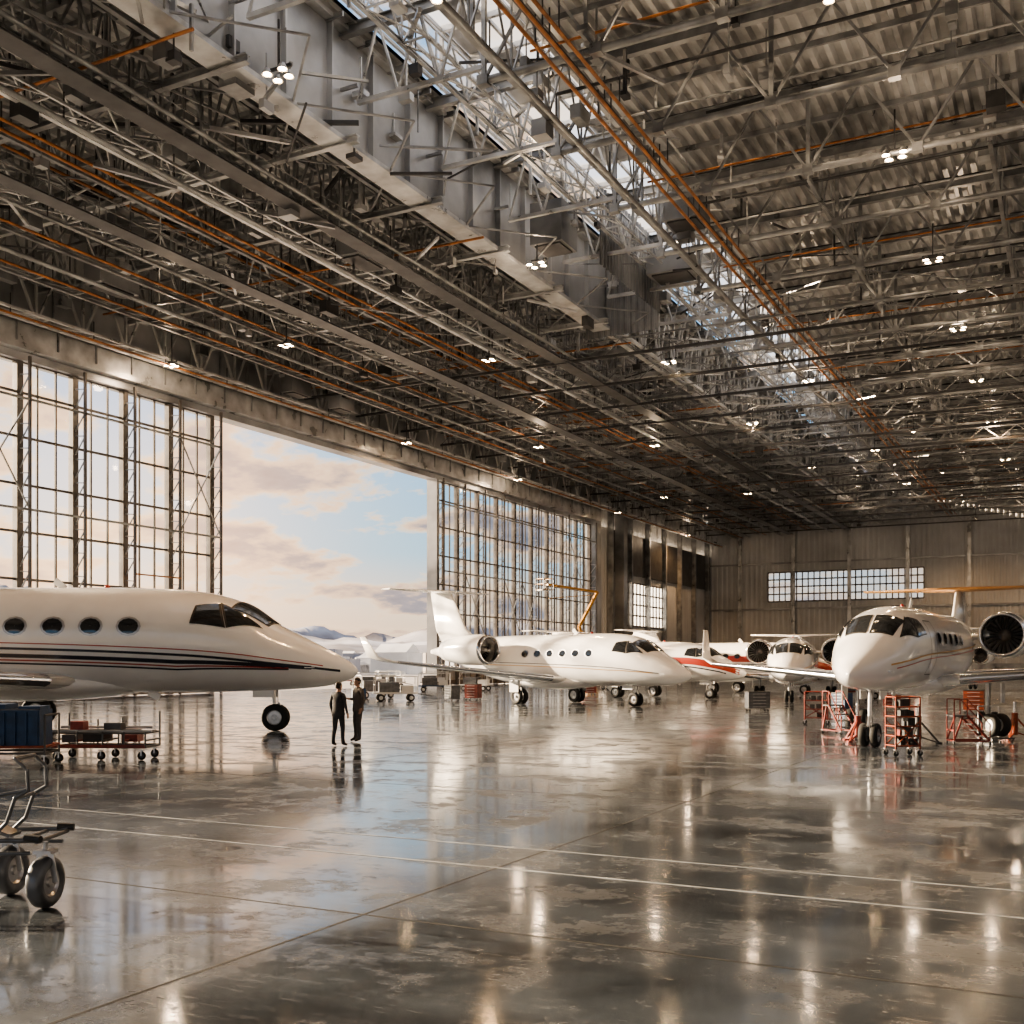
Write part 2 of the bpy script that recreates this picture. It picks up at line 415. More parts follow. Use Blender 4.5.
ltruss(-21.5,27.2,31.0,3.7,.14,key='steel')
ltruss(-13.0,28.4,30.8,3.7,.10,y0=60)
ltruss(-4.0,28.4,30.8,3.7,.10,y0=60)
ltruss(5,28.4,30.8,7.4,.10)
b.obj('roof_truss_longitudinal')

b=MB()
for i,y in enumerate(ylist[:-1]):
    y2=y+7.4
    b.use('steel')
    for x in np.arange(XL+4,SK0-4,7.5):
        b.bar((x,y,26.1),(x+7.5,y2,26.1),.08); b.bar((x+7.5,y,26.1),(x,y2,26.1),.08)
    if y>70:
        for x in np.arange(SK1,XR-8,8.6): b.bar((x,y,27.2),(x+8.6,y2,27.2),.07)
        b.use('steel_d'); b.bar((XL+2,y+3.7,24.6),(XR,y+3.7,24.6),.16,.2)
        b.use('steel'); b.bar((XL+2,y+3.7,25.8),(XR,y+3.7,25.8),.10)
        for x in np.arange(XL+2,XR-3,3.0): b.bar((x,y+3.7,24.6),(x+1.5,y+3.7,25.8),.06); b.bar((x+1.5,y+3.7,25.8),(x+3,y+3.7,24.6),.06)
    for k in range(54):
        x=U(XL+3,SK0) if k<42 else U(SK0,SK1+8); z=U(24.8,29.5) if k<42 else U(27.5,31); L=U(1,5)
        b.use(random.choice(('steel','steel_l','steel_l','steel_d')))
        if rnd()<.5: b.bar((x,y+U(0,7),z),(x+L,y+U(0,7),z+U(-.8,.8)),U(.06,.18))
        else:
            yy=y+U(0,7); b.bar((x,yy,z),(x,yy,z+U(1,3.5)),U(.06,.16))
            if rnd()<.5: b.box((x,yy,z),(U(.3,.7),U(.3,.9),U(.15,.5)))
b.obj('roof_bracing')

# plate girder
b=MB(); b.use('plate')
gx=-30.0
b.box((gx,24,28.6),(.12,97,5.0)); 
b.use('steel_l'); b.box((gx-.25,24,26.05),(1.3,97,.22)); b.box((gx,24,31.1),(1.0,97,.2)); b.box((gx-.9,24,26.25),(.12,97,.5))
b.use('plate')
for y in np.arange(-24,72,3.2):
    b.box((gx+.2,y,28.6),(.3,.10,4.8)); b.box((gx-.2,y,28.6),(.3,.10,4.8))
ribbed(b,'X',72.6,gx-1.5,gx+4.0,25.5,31.4,-1,.5,.12)
ribbed(b,'Y',gx+4.0,62,72.6,26.6,31.4,1,.5,.12)
b.obj('roof_plate_girder')

# crane rails / pipes / conduits
b=MB()
def ypipe(x,z,r,key,y0=-25,y1=190,br=True):
    b.use(key); b.tube((x,y0,z),(x,y1,z),r,n=8)
    if br:
        b.use('steel_d')
        for y in np.arange(y0+1,y1,6.2): b.bar((x,y,z),(x,y,z+1.2),.05)
for x,z in ((-18.6,26.0),(-18.0,26.1),(-17.6,26.3),(-41.0,25.1),(-40.4,25.2),(-48.4,24.7),(-56.2,23.0),(-52.6,24.4),(-44.2,26.2)): ypipe(x,z,.08,'orange')
for x,z,r in ((-33.5,25.0,.1),(-37.2,24.6,.12),(-20.6,26.3,.12),(-45.6,24.4,.10),(-51.2,24.5,.14)): ypipe(x,z,r,'steel')
ypipe(-18.3,26.5,.13,'steel_d'); 
for i,y in enumerate(ylist):
    b.use('orange' if i%2 else 'steel_l')
    b.tube((SK1+1,y+2.4,29.2),(XR,y+2.4,29.2),.06,n=6)
    if i%3==0: b.use('orange'); b.tube((XL+2,y+4.4,25.6),(SK0,y+4.4,25.6),.07,n=6)
    if i%2: b.use('steel_d'); b.tube((SK1+1,y+5.2,28.6),(XR,y+5.2,28.6),.08,n=6)
b.obj('ceiling_pipes')
b=MB()
for x0,z0 in ((-43.6,24.3),(-34.2,24.6)):
    b.use('steel_d'); b.box((x0,80,z0),(1.0,215,.08))
    b.use('steel')
    for sx in (-.5,.5):
        for hz in (.55,1.1): b.tube((x0+sx,-25,z0+hz),(x0+sx,188,z0+hz),.03,n=6)
        for y in np.arange(-25,188,2.0): b.bar((x0+sx,y,z0),(x0+sx,y,z0+1.1),.05)
    for y in np.arange(-24,188,5.0): b.bar((x0-.5,y,z0),(x0-.5,y,z0+4),.06); b.bar((x0+.5,y,z0),(x0+.5,y,z0+4),.06)
b.obj('roof_catwalk')
b=MB()
for k in range(380):
    x=random.choice((-57,-54,-50,-46.6,-42,-38.4,-35,-30,-25.6,-21.5,-13,-4))+U(-.8,.8); y=U(20,185); z=U(24.6,27.4) if x<-28 else U(26.6,29.5)
    b.use(random.choice(('plate','steel_l','steel','steel_d'))); s=U(.2,.8)
    b.box((x,y,z),(s*U(.6,1.2),s*U(.8,1.8),s)); b.bar((x,y,z),(x,y,z+2.2),.05)
b.use('plate')
for (x,y,z,a,c,d) in ((-27.2,58,27.6,2.0,2.2,2.4),(-20.5,62,28.8,2.2,2.2,1.6),(-24,70,28.6,3,2.5,1.2),(-52,48,25.6,1.4,3.0,1.5),(-36.5,52,26,1.5,3,1.6),(-55.5,70,24.5,1.2,2.4,1.6),(-55.5,76,24.6,1.2,2.0,1.8),(-47,44,26,1.3,2.2,1.3)):
    b.box((x,y,z),(a,c,d)); b.use('steel_d'); b.box((x,y,z-d/2-.05),(a*.8,c*.8,.1)); b.use('plate')
b.obj('ceiling_equipment_boxes')

# ------------------------------------------------------------------ hangar lamps
lampB=MB()
pos=[]
for y in (26,40,54,69,84,100,118,140,165): pos.append((-7.7,y,26.0,1.0))
for y in (34,57,80,104,130,160): pos.append((-27.8,y,25.2,1.0))
for y in (33,92,125,150): pos.append((-19.9,y,25.6,.8))
for y in (30,57,87,110,140,170): pos.append((-56.0,y,22.9,.8))
for y in (59,98,135): pos.append((-47.6,y,23.7,.8))
for y in (50,76,112,145,175): pos.append((-1.0,y,26.1,.8))
for y in (70,105,140): pos.append((-38,y,24.2,.8))
for y in (110,135,160,180): pos.append((-14,y,24.2,.7))
for k,(x,y,z,s) in enumerate(pos):
    lampB.use('steel_d'); lampB.bar((x,y,z+.25),(x,y,z+2.2),.07); lampB.bar((x-.6*s,y,z+.3),(x+.6*s,y,z+.3),.1)
    offs=((-.36,-.26),(.42,-.3),(-.30,.3),(.3,.24)) if s>.75 else ((0,0),)
    for ox,oy in offs:
        c=(x+ox*s,y+oy*s,z)
        lampB.use('alloy',True); lampB.revolve([(.28,.02),(.26,.09),(.1,.18),(0,.21)],c,(0,0,1),12)
        lampB.use('lamp'); lampB.add([(c[0]+.15*math.cos(t),c[1]+.15*math.sin(t),z+.03) for t in np.linspace(0,2*math.pi,11)[:-1]],[tuple(range(10))])
    if k%3==0:
        l=bpy.data.lights.new('hangar_lamp_light','SPOT'); l.energy=4600*s; l.color=(1,.56,.24); l.spot_size=math.radians(150); l.spot_blend=.5; l.shadow_soft_size=.3
        lo=bpy.data.objects.new('hangar_lamp_light',l); COL.objects.link(lo); lo.location=(x,y,z-.15)
    if k%2==0:
        l=bpy.data.lights.new('roof_fill_light','POINT'); l.energy=480*s; l.color=(1,.74,.50); l.shadow_soft_size=.35  # point light added below the fitting to brighten the roof steel
        lo=bpy.data.objects.new('roof_fill_light',l); COL.objects.link(lo); lo.location=(x,y,z-.6)
lampB.obj('hangar_ceiling_lamps')

# ------------------------------------------------------------------ jets
def pchip(xs,ys):
    xs=np.array(xs,float); ys=np.array(ys,float); h=np.diff(xs); dl=np.diff(ys)/h; m=np.zeros(len(xs)); m[0]=dl[0]; m[-1]=dl[-1]
    for i in range(1,len(xs)-1):
        if dl[i-1]*dl[i]>0:
            w1=2*h[i]+h[i-1]; w2=h[i]+2*h[i-1]; m[i]=(w1+w2)/(w1/dl[i-1]+w2/dl[i])
    def f(x):
        x=min(max(x,xs[0]),xs[-1]); i=min(int(np.searchsorted(xs,x,'right'))-1,len(xs)-2); t=(x-xs[i])/h[i]
        return float((2*t**3-3*t*t+1)*ys[i]+(t**3-2*t*t+t)*h[i]*m[i]+(-2*t**3+3*t*t)*ys[i+1]+(t**3-t*t)*h[i]*m[i+1])
    return f
def make_jet(loc, heading, D, L, belly, gear_s, stripe=1, tail='white', fin_h=1.55, span=9.5, wing_s=None, nwin=8, win_r=.085, eng_s=None, dih=3.2):
    ang=math.atan2(heading.y,heading.x)
    root=empty('business_jet',loc,ang)
    zc=belly+.5*D
    T=L
    f_top=pchip([0,.03,.1,.3,.6,.75,1.0,1.2,1.45,1.8,2.3,T*.62,T*.8,T*.93,T],[-.29,-.25,-.195,-.08,.075,.15,.32,.40,.455,.487,.5,.5,.44,.33,.24])
    f_bot=pchip([0,.03,.1,.3,.6,1.0,1.5,2.2,T*.58,T*.75,T*.9,T],[-.30,-.345,-.385,-.44,-.47,-.49,-.5,-.5,-.5,-.32,-.02,.14])
    f_w=pchip([0,.03,.1,.3,.6,.75,1.0,1.2,1.45,1.8,T*.58,T*.8,T*.93,T],[.004,.05,.11,.22,.34,.385,.44,.465,.485,.5,.5,.32,.15,.05])
    def zm(s): return f_bot(s)+(f_top(s)-f_bot(s))*.5
    def S(s,th,off=0.0):
        t,bo,w,m=f_top(s),f_bot(s),f_w(s),zm(s)
        e=.94
        cx=math.copysign(abs(math.cos(th))**e,math.cos(th)); sz=math.copysign(abs(math.sin(th))**e,math.sin(th))
        y=w*cx; z=m+(t-m)*sz
        return Vector((-s*D-0, (y+off*math.cos(th))*D, (z+off*math.sin(th))*D+zc))
    def th_of(s,z):
        m=zm(s); h=f_top(s)-m; q=max(-1,min(1,(z-m)/h)); return math.asin(math.copysign(abs(q)**(1/.94),q))
    b=MB(); b.use('white',True)
    ss=[0,.012,.03,.06,.1,.16,.23]+list(np.arange(.3,2.4,.07))+list(np.arange(2.4,T,.25))+[T]
    N=48
    rings=[[S(s,2*math.pi*i/N) for i in range(N)] for s in ss]
    b.loft(rings,True,True,True)
    ws=wing_s if wing_s else T*.36
    rc=1.35
    def ellr(s0,s1,yy,zz,hh):
        rr=[]
        for k in range(13):
            t=k/12; s=s0+(s1-s0)*t; q=math.sin(math.pi*t)**.5 if 0<t<1 else .02
            rr.append([Vector((-s*D, math.cos(a)*yy*q*D, zc+(zz+math.sin(a)*hh*q)*D)) for a in np.linspace(0,2*math.pi,21)[:-1]])
        return rr
    b.loft(ellr(ws-.55,ws+rc+.75,.46,-.42,.17),True)
    b.obj('fuselage',root,True)
    b=MB()
    def patch(poly, off=.006, key='glass_d', sub=5):
        cs=sum(p[0] for p in poly)/len(poly); ct=sum(p[1] for p in poly)/len(poly)
        b.use(key,True)
        pp=[]
        for i in range(len(poly)):
            a=poly[i]; c=poly[(i+1)%len(poly)]
            for k in range(3): pp.append((a[0]+(c[0]-a[0])*k/3, a[1]+(c[1]-a[1])*k/3))
        b.loft([[S(cs+(p[0]-cs)*r, ct+(p[1]-ct)*r, off) for p in pp] for r in np.linspace(.02,1,sub)],True)
    def quadpatch(q, off=.006, key='glass_d'):
        b.use(key,True); n=6; rows=[]
        for j in range(n+1):
            v=j/n; row=[]
            for i in range(n+1):
                u=i/n
                s=(q[0][0]*(1-u)+q[1][0]*u)*(1-v)+(q[3][0]*(1-u)+q[2][0]*u)*v
                t=(q[0][1]*(1-u)+q[1][1]*u)*(1-v)+(q[3][1]*(1-u)+q[2][1]*u)*v
                row.append(S(s,t,off))
            rows.append(row)
        b.loft(rows,False)
    for sd in (1,-1):
        fx=lambda t: t if sd>0 else math.pi-t
        r=math.radians
        for o,key,g in ((.004,'dark',.022),(.008,'glass_d',0)):
            quadpatch([(.76-g,fx(r(88))),(.82-g,fx(r(53)-g)),(1.12+g,fx(r(51)-g)),(1.06+g,fx(r(88)))],o,key)
            quadpatch([(.86-g,fx(th_of(.86,.115)-g)),(1.13+g,fx(th_of(1.13,.105)-g)),(1.22+g,fx(th_of(1.22,.33)+g)),(1.15-g,fx(th_of(1.15,.29)+g))],o,key)
            quadpatch([(1.18-g,fx(th_of(1.18,.115)-g)),(1.46+g,fx(th_of(1.46,.15)-g)),(1.43+g,fx(th_of(1.43,.30)+g)),(1.26-g,fx(th_of(1.26,.33)+g))],o,key)
        dw=.345
        for k in range(nwin):
            sc=2.03+k*dw; zz=.115
            def el(rs,rz): return [(sc+rs*math.cos(a), fx(th_of(sc,zz+rz*math.sin(a)))) for a in np.linspace(0,2*math.pi,13)[:-1]]
            patch(el(win_r*1.25,win_r*.98),.003,'alloy',3); patch(el(win_r,win_r*.76),.008,'glass_d',3)
        def strip(zf,w,key,s0,s1,off=.004):
            b.use(key,True); rows=[]
            for s in np.arange(s0,s1+.001,.1):
                zc_=zf(s); rows.append([S(s,fx(th_of(s,zc_+w*q)),off) for q in (-.5,-.17,.17,.5)])
            b.loft(rows,False)
        if stripe==1:
            base=pchip([.1,.6,1.5,3,T*.7],[-.28,-.22,-.13,-.07,-.02])
            strip(lambda s:base(s)-.02,.022,'navy',.15,T*.7); strip(lambda s:base(s)-.085*min(1,s/1.6),.035,'navy',.4,T*.7)
            strip(lambda s:base(s)+.03*min(1,s),.010,'red',.3,T*.7); strip(lambda s:base(s)-.125*min(1,s/1.6),.012,'red',.6,T*.7)
            strip(lambda s:base(s)-.155*min(1,s/1.6),.015,'navy',.6,T*.7)
        elif stripe==4:
            base=pchip([.1,.6,1.5,3,T*.7],[-.28,-.22,-.13,-.07,-.02])
            strip(lambda s:base(s)-.02,.012,'navy',.5,T*.7); strip(lambda s:base(s)-.07*min(1,s/1.6),.014,'gold',.6,T*.7)
        elif stripe==2:
            base=pchip([.1,.6,1.5,3,T*.8],[-.25,-.18,-.08,-.02,.12])
            strip(lambda s:base(s),.018,'gold',.5,T*.8); strip(lambda s:base(s)-.05,.012,'red',.6,T*.8)
        elif stripe==3:
            base=pchip([.05,.6,1.5,3,T*.8],[-.27,-.10,.02,.05,.1])
            strip(lambda s:base(s),.16,'red',.12,T*.8); strip(lambda s:base(s)-.14,.03,'navy',.4,T*.8)
        if sd>0:
            za,zb_=-.30,.30; s_a,s_b=1.60,1.88
            for (sa,zaa,sb,zbb) in ((s_a,za,s_a,zb_),(s_b,za,s_b,zb_),(s_a,zb_,s_b,zb_),(s_a,za,s_b,za)):
                b.use('dark',True); rows=[]
                for k in range(9):
                    t=k/8; s=sa+(sb-sa)*t; z=zaa+(zbb-zaa)*t
                    if sa==sb: rows.append([S(s-.006,fx(th_of(s,z)),.004),S(s+.006,fx(th_of(s,z)),.004)])
                    else: rows.append([S(s,fx(th_of(s,z-.006)),.004),S(s,fx(th_of(s,z+.006)),.004)])
                b.loft(rows,False)
    b.obj('windows_and_livery',root)
    def section(le,chord,thick,nrm,n=10):
        le=Vector(le); nrm=Vector(nrm); up=[];lo=[]
        for k in range(n+1):
            x=(1-math.cos(math.pi*k/n))/2
            y=5*thick*(.2969*math.sqrt(x)-.126*x-.3516*x*x+.2843*x**3-.1036*x**4)
            up.append(le+Vector((-x*chord,0,0))+nrm*y*chord); lo.append(le+Vector((-x*chord,0,0))-nrm*y*chord)
        return up+lo[::-1][1:-1]
    zw=zc-.40*D; TD=math.tan(math.radians(dih))
    b=MB(); b.use('white',True)
    for sd in (1,-1):
        x0=-(ws)*D; c0=rc*D; sp=span
        secs=[]
        for t,ch,th in ((0,1.0,.13),(.35,.72,.115),(.93,.32,.10)):
            y=sd*(.2*D+t*(sp-.2*D)); x=x0-math.tan(math.radians(30))*t*sp; z=zw+TD*t*sp
            secs.append(section((x,y,z),c0*ch,th,(0,-sd*.05,1)))
        x=x0-math.tan(math.radians(30))*sp*1.0; zt=zw+TD*sp
        secs.append(section((x-.25,sd*(sp),zt+.18),c0*.27,.09,(0,-sd*.7,.7)))
        secs.append(section((x-1.1,sd*(sp+.28),zt+1.25),c0*.13,.08,(0,-sd*.98,.2)))
        b.loft(secs,True,True,True)
    fx0=-(T*.80)*D; zf=zc+.40*D; fh=fin_h*D-.4*D
    secs=[section((fx0+.9*D*.5,0,zf-.15*D),1.45*D,.10,(0,1,0)), section((fx0-.25*fh,0,zf+fh*.25),1.05*D,.10,(0,1,0)), section((fx0-.72*fh,0,zf+fh),.72*D,.10,(0,1,0))]
    b.loft(secs,True,True,True)
    b.obj('wings_and_fin',root,True)
    b=MB(); b.use(tail,True)
    xt=fx0-.70*fh+.1*D
    for sd in (1,-1):
        secs=[section((xt,0,zf+fh),.72*D,.10,(0,0,1)), section((xt-1.3,sd*span*.42,zf+fh+.08),.34*D,.09,(0,0,1))]
        b.loft(secs,True,True,True)
    b.obj('tailplane',root,True)
    b=MB(); b.use('chrome',True)
    for sd in (1,-1):
        rows=[]
        for t in np.linspace(.12,.92,9):
            y=sd*(.2*D+t*(span-.2*D)); ch=np.interp(t,[0,.35,.93],[1,.72,.32])*rc*D; x=x0-math.tan(math.radians(30))*t*span; z=zw+TD*t*span
            rows.append([(x-.05*ch+.012,y,z+.045*ch+.01),(x-.015*ch+.02,y,z+.026*ch+.012),(x+.022,y,z),(x-.015*ch+.02,y,z-.026*ch-.012),(x-.05*ch+.012,y,z-.045*ch-.01)])
        b.loft(rows,False)
    b.obj('wing_leading_edges',root)
    es=(eng_s if eng_s else T*.60)*D; er=.29*D
    for sd in (1,-1):
        b=MB(); c=(-es, sd*(.47*D+er+.10*D), zc+.20*D)
        b.use('white',True)
        b.revolve([(-.03*D,er*.86),(.0,er*.93),(-.04*D,er*1.0),(-.25*D,er*1.08),(-.7*D,er*1.06),(-1.15*D,er*.88),(-1.35*D,er*.74)],c,(1,0,0),32)
        b.use('chrome',True)
        b.revolve([(-.12*D,er*.82),(-.03*D,er*.85),(.02*D,er*.90),(.022*D,er*.935),(0,er*.985),(-.07*D,er*1.035)],c,(1,0,0),32)
        b.use('alloy',True); b.revolve([(-.12*D,er*.82),(-.3*D,er*.84)],c,(1,0,0),32)
        b.revolve([(-1.35*D,er*.74),(-1.3*D,er*.66),(-.9*D,er*.66)],c,(1,0,0),32)
        b.use('dark',True); b.revolve([(-.31*D,er*.84),(-.31*D,.001)],c,(1,0,0),32); b.revolve([(-1.2*D,er*.65),(-1.2*D,er*.3)],c,(1,0,0),32); b.revolve([(-1.2*D,er*.34),(-1.5*D,er*.06)],c,(1,0,0),20)
        b.use('alloy')
        for k in range(22):
            a=2*math.pi*k/22; ca,sa=math.cos(a),math.sin(a); ta=a+.16
            C=Vector(c); p0=C+Vector((-.26*D,.25*er*ca,.25*er*sa)); p1=C+Vector((-.26*D,.82*er*ca,.82*er*sa))
            q0=C+Vector((-.30*D,.25*er*math.cos(ta+.1),.25*er*math.sin(ta+.1))); q1=C+Vector((-.30*D,.82*er*math.cos(ta),.82*er*math.sin(ta)))
            b.add([p0,p1,q1,q0],[(0,1,2,3)])
        b.use('alloy',True); b.revolve([(-.27*D,er*.28),(-.2*D,er*.22),(-.1*D,er*.08),(-.07*D,.002)],c,(1,0,0),20)
        b.use('white',True)
        p=[section((-es-.25*D,sd*.25*D,zc+.17*D),1.0*D,.10,(0,0,1)),section((-es-.25*D,sd*(.47*D+.2*D),zc+.20*D),.9*D,.10,(0,0,1))]
        b.loft(p,True)
        b.obj('engine_left' if sd>0 else 'engine_right',root,True)
    def leg(name,x,y,zt,R_,w,gap,fwd=.0):
        b=MB(); b.use('alloy',True)
        b.tube((x-fwd,y,zt),(x,y,R_+.02),.075,.06,10); b.tube((x-fwd*.5,y,(zt+R_)/2+.05),(x,y,R_),.045,.045,8)
        b.use('chrome',True); b.tube((x,y,R_+.35),(x,y,R_),.05,.05,10)
        b.use('alloy',True); b.tube((x,y-gap/2-w/2-.02,R_),(x,y+gap/2+w/2+.02,R_),.045,.045,8)
        b.bar((x+.1,y,R_+.5),(x+.22,y,R_+.25),.05,.05); b.bar((x+.22,y,R_+.25),(x+.03,y,R_+.05),.05,.05)
        b.bar((x-.05,y,R_+.65),(x-.55,y,zt-.02),.06)
        b.use('steel_d'); b.tube((x+.06,y+.07,zt),(x+.06,y+.07,R_+.1),.015,n=5)
        for g in (-1,1): b.wheel((x,y+g*(gap/2),R_),(0,1,0),R_,w)
        return b.obj(name,root)
    R1=.13*D; leg('nose_gear',-gear_s*D,0,belly+.18*D,R1,.20,.30,.12)
    R2=.155*D
    for sd,nm in ((1,'main_gear_left'),(-1,'main_gear_right')): leg(nm,-(ws+.95)*D,sd*.8*D,zw+.02,R2,.24,.40,.05)
    b=MB(); b.use('white')
    for sd in (1,-1):
        b.box((-gear_s*D-.35,sd*.26,belly-.02),(.7,.03,.28)); b.box((-(ws+.95)*D,sd*(.8*D+.42),zw-.35),(.7,.03,.6))
    b.use('red',True); b.ball((-(2.4)*D,0,zc+.5*D+.02),(.1,.06,.08)); 
    b.use('white'); b.bar((-(1.9)*D,0,belly-.18),(-(2.0)*D,0,belly+.02),.03,.25); b.bar((-(2.8)*D,0,zc+.49*D),(-(2.9)*D,0,zc+.49*D+.28),.03,.22)
    b.use('alloy')
    for sd in (1,-1): 
        p=S(.45,math.pi/2-sd*1.7,.0); b.bar(p,p+Vector((.0,sd*.12,0)),.03); b.bar(p+Vector((0,sd*.12,0)),p+Vector((.3,sd*.12,0)),.025)
    b.obj('gear_doors_and_antennas',root)
    return root
def hd(r,d): return (R*r+F*d).normalized()
make_jet(W(-5.1,36.5), hd(1,0), 3.47, 8.2, 1.28, .79, 1, span=12, wing_s=2.45, nwin=9, win_r=.092)
make_jet(W(9.0,55.0), hd(.677,-.735), 2.85, 7.3, 1.05, 1.3, 4, fin_h=1.50, span=9.6, nwin=6, dih=6.5)
make_jet(W(8.45,27.6), hd(-.53,-.85), 2.46, 6.9, 1.44, .85, 2, tail='tan', fin_h=.92, span=8.5, nwin=5, eng_s=4.15, dih=4)
make_jet(W(14.6,68.5), hd(.72,-.69), 2.6, 6.5, 1.1, 1.0, 3, span=8.0, nwin=5, fin_h=.8)
make_jet(W(15.2,61.0), hd(-.30,-.95), 2.75, 6.4, 1.1, 1.0, 2, span=8.0, nwin=5, fin_h=.62, eng_s=3.6)
make_jet(W(24.0,80.0), hd(.80,-.60), 2.8, 6.5, 1.1, 1.0, 3, span=8.0, nwin=5, fin_h=.85)
make_jet(W(34.0,92.0), hd(-.6,-.8), 2.6, 6.8, 1.2, 1.0, 3, span=7.5, nwin=5, fin_h=1.2)

# ------------------------------------------------------------------ people
def make_person(loc, face, H, jacket, trousers, pose):
    root=empty('person',loc,math.atan2(face.y,face.x)-math.pi/2)
    k=H/1.8
    V=[];E=[];RR=[]
    def add(p,r,par=None):
        V.append(Vector(p)*k); RR.append(r if hasattr(r,'__len__') else (r,r)); i=len(V)-1
        if par is not None: E.append((par,i))
        return i
    pel=add((0,0,.96),(.165,.115)); ab=add((0,.01,1.10),(.145,.105),pel); ch=add((0,.0,1.27),(.17,.12),ab); up=add((0,-.01,1.42),(.13,.09),ch)
    nk=add((0,0,1.53),(.06,.06),up); nt_=add((0,.015,1.60),(.055,.06),nk)
    for sd in (1,-1):
        o=pose['foot'][0 if sd>0 else 1]
        hp=add((sd*.10,0,.88),(.10,.105),pel); kn=add((sd*.11+o[0]*.5,.02+o[1]*.5,.50),(.065,.07),hp); cf=add((sd*.115+o[0]*.7,-.01+o[1]*.7,.36),(.06,.065),kn)
        an=add((sd*.12+o[0],-.02+o[1],.09),(.045,.05),cf); hl=add((sd*.12+o[0],-.03+o[1],.045),(.04,.042),an); to=add((sd*.14+o[0],.15+o[1],.04),(.042,.034),an)
        A=pose['arm'][0 if sd>0 else 1]
        sh=add((sd*.185,-.01,1.44),(.062,.062),up); el=add(A[0],(.045,.048),sh); wr=add(A[1],(.028,.032),el)
        d=(Vector(A[1])-Vector(A[0])).normalized(); side=Vector((0,1,0)) if abs(d.y)<.7 else Vector((1,0,0)); side=(side-d*side.dot(d)).normalized(); nrm=d.cross(side)
        pm=add(Vector(A[1])+d*.07,(.026,.038),wr)
        for q,(off,l) in enumerate(((.027,.075),(.010,.085),(-.008,.078),(-.025,.06))):
            a=add(Vector(A[1])+d*.095+side*off,.011,pm); c=add(Vector(A[1])+d*(.095+l*.55)+side*off*1.1+nrm*.008*-sd,.009,a); add(Vector(A[1])+d*(.095+l*.95)+side*off*1.1+nrm*.025*-sd,.0075,c)
        a=add(Vector(A[1])+d*.045+side*.038,.011,wr); add(Vector(A[1])+d*.085+side*.055,.009,a)
    me=bpy.data.meshes.new('body'); me.from_pydata(V,E,[]); ob=bpy.data.objects.new('tmp',me); COL.objects.link(ob)
    md=ob.modifiers.new('skin','SKIN'); md.use_smooth_shade=True
    for i,sv in enumerate(me.skin_vertices[0].data): sv.radius=(RR[i][0]*k,RR[i][1]*k); sv.use_root=(i==0)
    ob.modifiers.new('sub','SUBSURF').levels=2
    dg=bpy.context.evaluated_depsgraph_get(); nm=bpy.data.meshes.new_from_object(ob.evaluated_get(dg)); bpy.data.objects.remove(ob)
    for q in (jacket,trousers,'skin','shoe'): nm.materials.append(M[q])
    wr_=[Vector(A[1])*k for A in pose['arm']]; elb=[Vector(A[0])*k for A in pose['arm']]
    for p in nm.polygons:
        c=p.center; p.use_smooth=True; mi=0
        if c.z<.085*k: mi=3
        elif c.z<.90*k: mi=1
        if c.z>1.52*k: mi=2
        for w,e in zip(wr_,elb):
            dd=(w-e).normalized()
            if (c-e).length<(w-e).length+.25*k and (c-w).length<.30*k:
                pr=(c-e).dot(dd); lat=((c-e)-dd*pr).length
                if lat<.075*k and pr>0: mi = 2 if pr>(w-e).length+.0 else 0
        p.material_index=mi
    bo=bpy.data.objects.new('body',nm); COL.objects.link(bo); bo.parent=root
    b=MB(); b.use(jacket,True)
    rg=[]
    for z,rx,ry in ((1.30,.19,.128),(1.15,.178,.125),(1.0,.19,.14),(.86,.20,.148),(.855,.185,.135)):
        rg.append([Vector((rx*math.cos(a),ry*math.sin(a)-.005,z))*k for a in np.linspace(0,2*math.pi,25)[:-1]])
    b.loft(rg,True); b.obj('jacket',root)
    b=MB(); b.use('skin',True); yaw=Matrix.Rotation(pose['head'],3,'Z')
    def hp(p): return (yaw@Vector(p)+Vector((0,.02,1.67)))*k
    prof=[(-.115,.02,.03,.045),(-.105,.045,.045,.04),(-.08,.058,.07,.015),(-.04,.068,.085,.005),(0,.074,.095,0),(.04,.076,.098,-.004),(.08,.066,.085,-.006),(.11,.038,.05,-.006),(.122,.005,.006,-.006)]
    b.loft([[hp((rx*math.cos(a),ry*math.sin(a)+oy,z)) for a in np.linspace(0,2*math.pi,25)[:-1]] for z,rx,ry,oy in prof],True,True,True)
    nose=[[hp((.004*math.cos(a)*1.5,.092+.004*math.sin(a),.018)) for a in np.linspace(0,6.283,9)[:-1]],[hp((.013*math.cos(a),.100+.016*math.sin(a),-.028)) for a in np.linspace(0,6.283,9)[:-1]],[hp((.006*math.cos(a),.09+.006*math.sin(a),-.038)) for a in np.linspace(0,6.283,9)[:-1]]]
    b.loft(nose,True)
    for sd in (1,-1):
        b.ball(hp((sd*.077,-.005,-.005)),(.010*k,.02*k,.03*k),8,6)
    b.use('dark',True)
    for sd in (1,-1): b.ball(hp((sd*.03,.088,.008)),(.011*k,.008*k,.006*k),8,6)
    b.use('redp',True); b.ball(hp((0,.088,-.06)),(.022*k,.007*k,.005*k),8,6)
    b.use('hair',True)
    hs=[(-.06,.070,.080,-.028),(-.02,.079,.090,-.026),(.03,.082,.098,-.020),(.06,.081,.104,-.010),(.09,.070,.092,-.008),(.12,.042,.055,-.008),(.133,.004,.005,-.008)]
    b.loft([[hp((rx*math.cos(a),ry*math.sin(a)+oy,z)) for a in np.linspace(0,2*math.pi,25)[:-1]] for z,rx,ry,oy in hs],True,True,True)
    b.obj('head',root)
    return root
P1=W(-4.67,29.6); P2=W(-4.40,31.4)
make_person(P1, hd(.45,.9), 1.74,'suit','trou',{'foot':((.03,.02),(-.03,-.03)),'arm':(((.25,-.03,1.17),(.26,.05,.93)),((-.25,-.03,1.17),(-.25,.06,.93))),'head':-.3})
